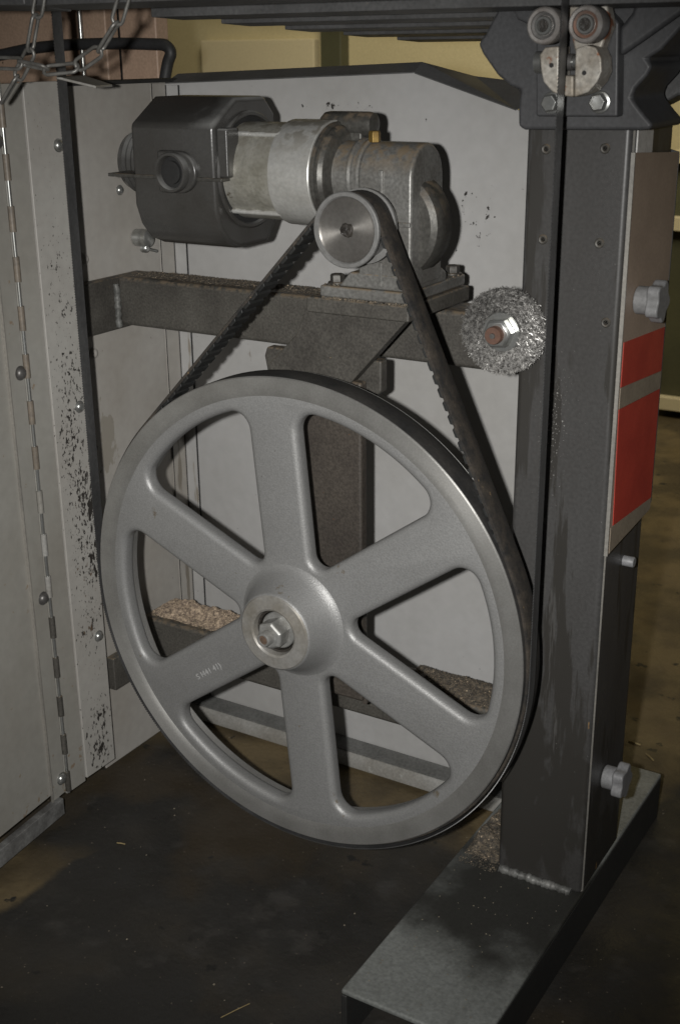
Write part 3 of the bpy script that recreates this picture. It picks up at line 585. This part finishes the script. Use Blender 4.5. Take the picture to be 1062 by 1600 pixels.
# pulley
PC = V((.0795, .0, .467)); PR = .0395
pu = thing('drive_pulley', 'small grey steel pulley with a dished face on the gear motor shaft', 'pulley', (PC.x, .02, PC.z))
bm = B(); lathe(bm, [(.0335, .0045), (.0350, .0020), (.0385, .0020), (.0395, .0030), (.0395, .0066), (.0335, .0070), (.0335, .0380), (.0398, .0388), (.0398, .0425), (.0385, .0435), (.01, .0435)], PC, (0, 1, 0), 80, cap=False); obj('pulley_rim', bm, 'pulleyrim', pu, smooth=30)
bm = B(); lathe(bm, [(.0337, .0040), (.0325, .0048), (.031, .0050), (.012, .0060), (0, .0060)], PC, (0, 1, 0), 80, cap=False); obj('pulley_face', bm, 'pulley', pu, smooth=30)
bm = B(); lathe(bm, [(.0075, .0062), (.0070, .0033), (.0055, .0026), (.0045, .0034), (.0022, .0030), (0, .0034)], PC, (0, 1, 0), 14, cap=False)
for v in bm.verts: v.co += V((random.uniform(-.001, .001), random.uniform(-.0008, .0008), random.uniform(-.001, .001)))
obj('shaft_grease', bm, 'grease', pu, smooth=60)

# ---------------------------------------------------------------- drive belt
def loop(rw, rp, step=.004):
    """open belt path round wheel (radius rw) and pulley (radius rp): list of (x, z, nx, nz)"""
    d = V((PC.x, PC.z)); th = math.atan2(PC.z, PC.x); al = math.acos((rw - rp) / d.length); out = []
    a0, a1 = th + al, th - al + 2 * math.pi
    n = int(rw * (a1 - a0) / step)
    for i in range(n + 1): a = a0 + (a1 - a0) * i / n; out.append((rw * math.cos(a), rw * math.sin(a), math.cos(a), math.sin(a)))
    q = V((PC.x + rp * math.cos(th - al), PC.z + rp * math.sin(th - al))); p = V(out[-1][:2]); m_ = int((q - p).length / step)
    for i in range(1, m_): c = p.lerp(q, i / m_); out.append((c.x, c.y, math.cos(th - al), math.sin(th - al)))
    n = max(12, int(rp * 2 * al / step))
    for i in range(n + 1): a = th - al + 2 * al * i / n; out.append((PC.x + rp * math.cos(a), PC.z + rp * math.sin(a), math.cos(a), math.sin(a)))
    p = V(out[-1][:2]); q = V(out[0][:2]); m_ = int((q - p).length / step)
    for i in range(1, m_): c = p.lerp(q, i / m_); out.append((c.x, c.y, math.cos(th + al), math.sin(th + al)))
    return out
BT = thing('drive_belt', 'black dusty cogged belt running from the small pulley round the big wheel', 'belt', (PC.x / 2, .023, PC.z / 2))
lp = loop(.3004, .0345, .006)
bm = B(); rings = []
for x, z, nx, nz in lp:
    rings.append([bm.verts.new((x + nx * o, y, z + nz * o)) for o, y in ((0, .0076), (.0026, .0072), (.0036, .0086), (.0036, .0368), (.0030, .0376), (0, .0372))])
n = len(rings)
for i in range(n):
    p, q = rings[i], rings[(i + 1) % n]
    for k in range(6): bm.faces.new((p[k], p[(k + 1) % 6], q[(k + 1) % 6], q[k]))
obj('belt_band', bm, 'belt', BT, smooth=40)
bm = B(); cum = 0; nxt = 0; last = lp[0]
fine_ = loop(.3004, .0345, .001)
for i in range(1, len(fine_)):
    x, z, nx, nz = fine_[i]; cum += math.hypot(x - last[0], z - last[1]); last = fine_[i]
    if cum >= nxt:
        nxt += .0150
        if math.hypot(x, z) < .3010: continue        # sunk in the wheel groove there
        tx, tz = -nz, nx; V8 = []
        for o, wd in ((.0004, .0068), (-.0036, .0044)):
            for y in (.0080, .0369):
                for sgn in (-1, 1): V8.append(bm.verts.new((x + nx * o + tx * wd * sgn, y, z + nz * o + tz * wd * sgn)))
        for f in ((0, 1, 3, 2), (4, 6, 7, 5), (0, 4, 5, 1), (2, 3, 7, 6), (0, 2, 6, 4), (1, 5, 7, 3)): bm.faces.new([V8[j] for j in f])
obj('cogs', bm, 'cog', BT, bev=.001, kind='stuff')

# ---------------------------------------------------------------- saw blade: toothed band round the lower half of the wheel
RB = .3060; bm = B(); path = []
zt_ = .80; k = 0
nseg = int(zt_ / .0016)
for i in range(nseg): path.append((-RB, zt_ * (1 - i / nseg), -1, 0))
na = int(math.pi * RB / .0016)
for i in range(na + 1): a = math.pi + math.pi * i / na; path.append((RB * math.cos(a), RB * math.sin(a), math.cos(a), math.sin(a)))
for i in range(1, nseg + 1): path.append((RB, zt_ * i / nseg, 1, 0))
rings = []
for i, (x, z, nx, nz) in enumerate(path):
    yt = .0022 if i % 2 else .0038
    rings.append([bm.verts.new((x + nx * o, y, z + nz * o)) for o, y in ((0, yt), (.0009, yt), (.0009, .0185), (0, .0185))])
for p, q in zip(rings, rings[1:]):
    for k in range(4): bm.faces.new((p[k], p[(k + 1) % 4], q[(k + 1) % 4], q[k]))
tag(obj('toothed_band', bm, 'blade', smooth=30), 'narrow dark toothed band blade running vertically round the big wheel', 'saw blade')

# ---------------------------------------------------------------- wire brush
BRC = at(787, 517, 1, .078); BRC = V((BRC.x, .078, BRC.z))
br = thing('wire_brush', 'round steel wire cleaning brush with hex nut beside the post', 'brush', BRC)
bm = B(); nw = 3400
for i in range(nw):
    a = random.uniform(0, 2 * math.pi); L0 = .0450 + random.gauss(0, .0005); y0 = random.uniform(-.004, .004); sp = y0 * 1.6 + random.uniform(-.003, .003)
    r_ = [.016, .021, .025, .029, .033, .037, .041, L0]; pts = []
    tw = random.uniform(-.06, .06)
    for j, rr in enumerate(r_):
        aa = a + tw * j / 7 + random.uniform(-1, 1) * .0017 / rr * (1 if j else 0)
        pts.append((BRC.x + rr * math.cos(aa), BRC.y + y0 + (sp - y0) * j / 7 + random.uniform(-.0016, .0016), BRC.z + rr * math.sin(aa)))
    w_ = .00034; prev = None
    for q in pts:
        q = V(q); rg = [bm.verts.new(q + V((w_ * math.cos(t + a), w_ * math.sin(t), w_ * math.sin(t + a)))) for t in (0, 2.1, 4.2)]
        if prev:
            for k in range(3): bm.faces.new((prev[k], prev[(k + 1) % 3], rg[(k + 1) % 3], rg[k]))
        prev = rg
for i in range(3400):      # bent ends and clumps lying every way
    a = random.uniform(0, 2 * math.pi); rr = .0462 * math.sqrt(random.uniform(.22, .98)); q = V((BRC.x + rr * math.cos(a), BRC.y + random.choice((-1, -1, 1)) * random.uniform(.004, .0095), BRC.z + rr * math.sin(a)))
    d_ = V((random.gauss(0, 1), random.gauss(0, .5), random.gauss(0, 1))).normalized() * random.uniform(.0012, .0034); k_ = V((random.gauss(0, 1), random.gauss(0, 1), random.gauss(0, 1))) * .0008; prev = None
    for q_ in (q - d_, q + k_, q + d_):
        rg = [bm.verts.new(q_ + V((w_ * 1.25 * math.cos(t + a), w_ * 1.25 * math.sin(t), w_ * 1.25 * math.sin(t + a)))) for t in (0, 2.1, 4.2)]
        if prev:
            for k in range(3): bm.faces.new((prev[k], prev[(k + 1) % 3], rg[(k + 1) % 3], rg[k]))
        prev = rg
obj('bristles', bm, 'wire', br, kind='stuff')
bm = B(); lathe(bm, [(.0, -.0075), (.0205, -.0075), (.021, -.0068), (.021, .0068), (.0205, .0075), (0, .0075)], BRC, (0, -1, 0), 48); obj('brush_plate', bm, 'zinc', br, smooth=35)
bm = B(); lathe(bm, [(.0165, .0078), (.0165, .0195), (.0140, .0215), (.008, .0215)], BRC, (0, -1, 0), 6, .1); obj('brush_nut', bm, 'zinc', br, bev=.001)
bm = B(); lathe(bm, [(.0095, -.105), (.0095, .028), (.0088, .0295), (.003, .0295), (.003, .028), (0, .028)], BRC, (0, -1, 0), 32); sh = obj('brush_shaft', bm, 'copper', br, smooth=35)
bm = B(); cyl(bm, BRC + V((0, -.028, 0)), (0, -1, 0), .0028, .003, 12); obj('shaft_pin', bm, 'roller', sh, smooth=35)

# ---------------------------------------------------------------- guard on the post's right side
gx0, gx1 = PX1 + .004, PX1 + .0065
GU = thing('side_guard', 'brown grey sheet guard with red striped stickers on the post side', 'guard', (gx0, .165, .125))
bm = B(); prism(bm, [(gx0, .0935, .124), (gx0, .237, .1325), (gx0, .237, .538), (gx0, .0935, .547)], (gx1 - gx0, 0, 0)); obj('guard_sheet', bm, 'guard', GU, bev=.0006)
bm = B(); box(bm, gx0 - .001, gx1 + .0005, .0915, .0933, .124, .547); obj('guard_edge', bm, 'guardedge', GU)
bm = B(); prism(bm, [(gx1, .238, .14), (gx1, .238, .538), (gx0 - .05, .243, .551), (gx0 - .05, .243, .14)], (0, .0022, 0)); obj('return_flange', bm, 'cast', GU, bev=.0006)
def stick(name, a, mt):
    bm = B(); prism(bm, [(gx1 + .0001, y, z) for y, z in a], (.0006, 0, 0)); obj(name, bm, mt, GU)
stick('red_sticker', ((.0975, .359), (.0975, .3115), (.2345, .3000), (.2345, .3500)), 'red')
stick('pale_stripe', ((.0965, .3110), (.0965, .2885), (.235, .2793), (.235, .2995)), 'white')
stick('red_sticker', ((.0965, .2880), (.1035, .156), (.2345, .148), (.2345, .2788)), 'red')
stick('pale_stripe', ((.0970, .1555), (.0970, .126), (.2345, .1345), (.2345, .1475)), 'white')
def star_knob(px, py, x, label):
    p = at(px, py, 0, x + .014)
    t = thing('star_knob', label, 'knob', (x, p.y, p.z), 'star knobs on the post side')
    bm = B(); cyl(bm, (x + .0006, p.y, p.z), (1, 0, 0), .0145, .016, 28, .0012); obj('knob_stem', bm, 'knob', t, smooth=35)
    n = 60; pr = []
    for k in range(n):
        a = 2 * math.pi * k / n; r = .0200 + .0027 * math.cos(5 * a + .6); pr.append((x + .0155, p.y + r * math.cos(a), p.z + r * math.sin(a)))
    bm = B(); prism(bm, pr, (.0135, 0, 0)); obj('knob_head', bm, 'knob', t, bev=.0022, segs=3)
star_knob(1014, 470, gx1, 'grey plastic star knob on the guard just above the red sticker')
star_knob(960, 1217, PX1, 'grey plastic star knob low on the black post side near the foot')
p = at(981, 877, 0, PX1 + .006); bm = B(); lathe(bm, [(.0062, 0), (.0062, .012), (.0055, .013), (0, .013)], (PX1 + .0002, p.y, p.z), (1, 0, 0), 20)
tag(obj('bolt_stub', bm, 'knob', smooth=40), 'small pale bolt stub on the dark post side below the guard', 'bolt')

# ---------------------------------------------------------------- cast head and blade guide
CH = thing('cast_head', 'dark grey cast table bracket capping the top of the post', 'bracket', (.29, .085, .568))
YH = .084
out = [(752, 84), (745, 68), (757, 52), (768, 30), (780, 8), (785, -60), (1120, -60), (1120, 20), (1062, 46), (1032, 78), (1010, 92), (1018, 104), (1010, 118), (992, 138), (986, 152), (992, 162), (1006, 180), (1020, 196), (1012, 203), (996, 204), (818, 203), (808, 198), (808, 168), (811, 141), (795, 134), (775, 117)]
bm = B(); prism(bm, [at(x, y, 1, YH) for x, y in out], (0, .10, 0)); obj('head_casting', bm, 'cast', CH, bev=.004, segs=2)
bm = B(); prism(bm, [at(x, y, 1, YH + .12) for x, y in ((960, 120), (1005, 95), (1060, 60), (1120, 40), (1120, 150), (1058, 150), (1030, 165), (1005, 175))], (0, .05, 0)); obj('rear_arm', bm, 'table', CH, bev=.004)
a = [at(x, y, 1, YH - .012) for x, y in ((965, 90), (1000, 66), (1062, 22), (1120, -20), (1120, -60), (1010, -60), (985, 20), (965, 45))]
bm = B(); prism(bm, a, (0, .0115, 0)); obj('head_rib', bm, 'cast', CH, bev=.005)
a = [at(x, y, 1, YH - .008) for x, y in ((792, -60), (792, 0), (806, 30), (838, 45), (838, -60))]
bm = B(); prism(bm, a, (0, .0075, 0)); obj('head_rib', bm, 'cast', CH, bev=.004)
BG = thing('blade_guide', 'blade guide of two ball bearings and a rusty fork bolted to the cast head', 'guide', (.308, .06, .6))
YG = .066
bm = B(); prism(bm, [at(x, y, 1, YG) for x, y in ((836, -40), (836, 182), (964, 183), (966, 35), (945, 12), (925, -40))], (0, .0175, 0)); obj('guide_plate', bm, 'cast', BG, bev=.0025)
bm = B(); prism(bm, [at(x, y, 1, .048) for x, y in ((868, -20), (925, -14), (948, 10), (953, 40), (944, 62), (938, 80), (918, 88), (896, 80), (885, 30))], (0, .0175, 0)); obj('bearing_bracket', bm, 'fork', BG, bev=.003)
yr = .020
for i, (px, py) in enumerate(((847.5, 40), (913, 38))):
    c = at(px, py, 1, yr); r = .0165
    bm = B(); lathe(bm, [(r * .72, .0030), (r * .74, .0002), (r * .90, .0), (r * .98, .0012), (r, .003), (r, .020), (r * .95, .022), (0, .022)], c, (0, 1, 0), 48); b = obj('guide_bearing', bm, 'bearing', BG, smooth=30, label='rusty right guide bearing' if i else 'clean left guide bearing')
    bm = B(); lathe(bm, [(r * .71, .0018), (r * .55, .0022), (r * .53, .0040)], c, (0, 1, 0), 40, cap=False); obj('bearing_seal', bm, 'rustring' if i else 'roller', b, smooth=30)
    bm = B(); lathe(bm, [(r * .52, .0035), (r * .52, .0004), (r * .47, -.0008), (r * .35, -.0008), (r * .32, .0002), (r * .31, .004)], c, (0, 1, 0), 36, cap=False); obj('inner_race', bm, 'zinc', b, smooth=30)
    bm = B(); lathe(bm, [(r * .32, .0022), (0, .0022)], c, (0, 1, 0), 30, cap=False); obj('bore', bm, 'grease', b)
    bm = B(); cyl(bm, c + V((0, .022, 0)), (0, 1, 0), .009, .03, 20); obj('bearing_pin', bm, 'roller', b, smooth=35)
# fork of two cheeks joined by a bridge at the bottom
yk = .030
def cheek(pts, th=.03): bm = B(); prism(bm, [at(x, y, 1, yk) for x, y in pts], (0, th, 0)); return bm
obj('fork_cheek', cheek([(842, 86), (850, 74), (872, 72), (872, 148), (862, 144), (848, 128), (844, 110)]), 'fork', BG, bev=.0016)
obj('fork_cheek', cheek([(898, 76), (915, 70), (930, 74), (938, 90), (939, 112), (932, 128), (918, 144), (896, 152)]), 'fork', BG, bev=.0016)
obj('fork_bridge', cheek([(873, 118), (895, 118), (895, 152), (873, 149)]), 'fork', BG, bev=.002)
c = at(884, 97, 1, .045); bm = B(); lathe(bm, [(.0085, -.030), (.010, -.0295), (.010, -.0225), (.0055, -.022), (.0055, .026), (.0095, .0265), (.0095, .0325), (0, .033)], c, (1, 0, 0), 28); obj('fork_pin', bm, 'zinc', BG, smooth=35)
bm = B(); lathe(bm, [(.0075, -.0075), (.0075, .0075)], c, (1, 0, 0), 28); obj('thrust_roller', bm, 'roller', BG, smooth=35)
for x, y in ((860, 86), (911, 98)):
    q = at(x + 1, y + 16, 1, yk); bm = B(); cyl(bm, (q.x, yk - .0006, q.z), (0, 1, 0), .0022, .002, 12); obj('fork_hole', bm, 'black', BG)
for x, y in ((859, 161), (934, 160)):
    q = at(x, y, 1, YG - .006); bolt('guide_bolt', (q.x, YG, q.z), (0, -1, 0), .0088, .009, 'zinc', BG, .0105, .15)

# ---------------------------------------------------------------- tilted table frame overhead
TF = thing('table_frame', 'black slatted underside of the saw table across the top edge', 'table', (0, .15, .69))
e0, e1 = at(45, 9, 1, -.12), at(655, 66, 1, .45)
def epoint(t): return e0.lerp(e1, t)
nb = 6
for i in range(nb):
    b = epoint((i + 1) / nb); a = epoint((i + .55) / nb)
    if i == 0: b = epoint(.10); a = epoint(0)
    zt2 = .0105
    bm = B(); prism(bm, [a, b, b + V((1.1, 0, 0)), a + V((1.1, 0, 0))], (0, 0, zt2)); obj('table_slat', bm, 'table', TF, bev=.001)
a, b = epoint(-.25), epoint(1.0)
bm = B(); prism(bm, [a + V((-.35, 0, .026)), b + V((.0, 0, .026)), b + V((1.1, 0, .026)), a + V((1.1, 0, .026))], (0, 0, .03)); obj('table_plate', bm, 'black', TF)
bm = B(); a = epoint(.02); prism(bm, [a + V((-.5, -.02, .012)), a + V((0, -.02, .001)), a + V((0, .05, -.004)), a + V((-.5, .05, .012))], (0, 0, .02)); obj('table_edge', bm, 'table', TF, bev=.002)

# ---------------------------------------------------------------- chains
def link_mesh(Ln=.041, Wd=.0150, r=.0019):
    bm = B(); h = Ln / 2 - Wd / 2; w2 = Wd / 2 - r; pts = []
    for i in range(9): a = math.pi * i / 8; pts.append((w2 * math.cos(a), 0, h + w2 * math.sin(a)))
    for i in range(9): a = math.pi + math.pi * i / 8; pts.append((w2 * math.cos(a), 0, -h + w2 * math.sin(a)))
    tube(bm, pts, r, 8, closed=True); bmesh.ops.recalc_face_normals(bm, faces=bm.faces[:])
    me = bpy.data.meshes.new('link'); bm.to_mesh(me); bm.free(); me.materials.append(M['chain']); me.polygons.foreach_set('use_smooth', [True] * len(me.polygons)); return me
LM = link_mesh()
def chain(name, pts, label):
    path = smooth_path(pts, 24); root = thing(name, label, 'chain', path[0], 'steel chains at the top left')
    step = .041 - 4 * .0019 + .001; acc = 0; k = 0; last = path[0]; nextd = 0
    cum = [0]
    for p, q in zip(path, path[1:]): cum.append(cum[-1] + (q - p).length)
    d = step / 2
    def pt(dd):
        for i in range(len(cum) - 1):
            if cum[i + 1] >= dd: return path[i].lerp(path[i + 1], (dd - cum[i]) / max(1e-9, cum[i + 1] - cum[i]))
        return path[-1]
    while d < cum[-1]:
        t = (pt(min(d + step / 2, cum[-1])) - pt(d - step / 2)).normalized(); ref = V((RT.x, RT.y, 0))
        x = (ref - t * ref.dot(t)); x = x.normalized() if x.length > .1 else V((0, 0, 1)).cross(t).normalized(); y = t.cross(x)
        rot = Matrix((x, y, t)).transposed().to_4x4() @ Matrix.Rotation(R(25 + (90 if k % 2 else 0) + random.uniform(-14, 14)), 4, 'Z')
        o = bpy.data.objects.new('link', LM); COL.objects.link(o); o.parent = root; o.matrix_parent_inverse = Matrix.Translation(-V(root.location))
        o.matrix_basis = Matrix.Translation(pt(d)) @ rot
        d += step; k += 1
    return root
yc = -.13
chain('hanging_chain', [at(66, -30, 1, yc), at(62, 0, 1, yc), at(52, 50, 1, yc), at(46, 85, 1, yc), at(30, 115, 1, yc), at(10, 150, 1, yc)], 'steel chain hanging nearly straight down at the far left')
chain('hanging_chain', [at(196, -20, 1, yc), at(186, 22, 1, yc), at(168, 60, 1, yc), at(150, 82, 1, yc), at(118, 103, 1, yc), at(80, 108, 1, yc - .01), at(40, 100, 1, yc - .01), at(-20, 98, 1, yc - .01)], 'steel chain sagging left from the table edge along the door top')
bm = B(); prism(bm, [at(88, 119, 1, -.02), at(130, 117, 1, .03), at(176, 132, 1, .05), at(150, 134, 1, .0)], (0, 0, -.003))
tag(obj('hasp_plate', bm, 'rail', bev=.0008), 'small flat grey hasp plate lying at the top of the side strip', 'hasp')

# ---------------------------------------------------------------- sawdust
def heap(x0, x1, y0, y1, z, h, nx, ny):
    bm = B(); g_ = []
    for i in range(nx + 1):
        row = []
        for j in range(ny + 1):
            u, w_ = i / nx, j / ny; x = x0 + (x1 - x0) * u; y = y0 + (y1 - y0) * w_
            e = min(1, 8 * u, 8 * (1 - u)) * min(1, 2.2 * w_) * min(1, 7 * (1 - w_))
            e = max(0, min(1, e + .9 * noise.noise(V((x * 14, y * 16, 9))) * (1 - abs(2 * w_ - 1) * .3)))
            hh = h * e * (.45 + .75 * noise.noise(V((x * 22, y * 30, 1.7))) + .35 * noise.noise(V((x * 90, y * 90, 4))))
            row.append(bm.verts.new((x, y, z + max(-.0006, hh - .0006) + random.uniform(0, .0008) * e)))
        g_.append(row)
    for i in range(nx):
        for j in range(ny): bm.faces.new((g_[i][j], g_[i + 1][j], g_[i + 1][j + 1], g_[i][j + 1]))
    tops = [(v.co.copy()) for v in bm.verts]
    for q in random.sample(tops, min(len(tops), int(nx * ny * .8))):
        s = .0005 + .0012 * random.random() ** 2
        lathe(bm, [(s, 0), (s * .4, s * .7), (0, s * .7)], q, (random.uniform(-1, 1), random.uniform(-1, 1), 1), 4, random.random() * 3)
    return bm
tag(obj('sawdust', heap(-.392, -.07, .196, .262, -.160, .018, 230, 44), 'saw'), 'pale tan sawdust heaped along the left of the lower crossbar', 'sawdust', 'sawdust on the frame', 'stuff')
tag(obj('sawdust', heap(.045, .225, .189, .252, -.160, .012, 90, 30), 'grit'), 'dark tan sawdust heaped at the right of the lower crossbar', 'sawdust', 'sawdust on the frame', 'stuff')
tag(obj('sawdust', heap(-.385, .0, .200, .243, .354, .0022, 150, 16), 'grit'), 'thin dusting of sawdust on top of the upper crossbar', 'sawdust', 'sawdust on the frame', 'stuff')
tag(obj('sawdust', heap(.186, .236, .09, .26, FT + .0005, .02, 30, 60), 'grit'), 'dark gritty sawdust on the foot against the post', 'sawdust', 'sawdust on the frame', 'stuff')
bm = B()
for i in range(520):
    x, y = random.uniform(-.5, .75), random.uniform(-.45, .6); s = .0003 + .0015 * random.random() ** 4
    lathe(bm, [(s, 0), (s * .5, s * .6), (0, s * .6)], (x, y, FLOOR + .0002), (random.uniform(-.3, .3), random.uniform(-.3, .3), 1), 4, random.random() * 3)
for i in range(60):
    x, y = random.uniform(.19, .335), random.uniform(-.19, .09); s = random.uniform(.0005, .0012)
    lathe(bm, [(s, 0), (s * .5, s * .6), (0, s * .6)], (x, y, FT + .0002), (random.uniform(-.3, .3), random.uniform(-.3, .3), 1), 4, random.random() * 3)
tag(obj('floor_crumbs', bm, 'chip'), 'pale crumbs scattered over the dark floor and the foot', 'crumbs', kind='stuff')
def splinter(p, q, r, label):
    a, b = at(*p, 2, FLOOR + r), at(*q, 2, FLOOR + r); bm = B(); tube(bm, [a, a.lerp(b, .5) + V((0, 0, r * .6)), b], r, 6)
    tag(obj('splinter', bm, 'straw', smooth=50), label, 'splinter', 'splinters on the floor')
splinter((183, 1317), (196, 1319), .0009, 'short pale splinter on the dark floor below the strip')
splinter((345, 1590), (390, 1568), .0006, 'long thin yellow straw at the bottom edge of the floor')
splinter((981, 1158), (1000, 1164), .0014, 'yellow straw bit lying behind the post near the foot end')
splinter((1009, 1178), (1020, 1188), .0012, 'small yellow straw bit right of the other by the foot end')
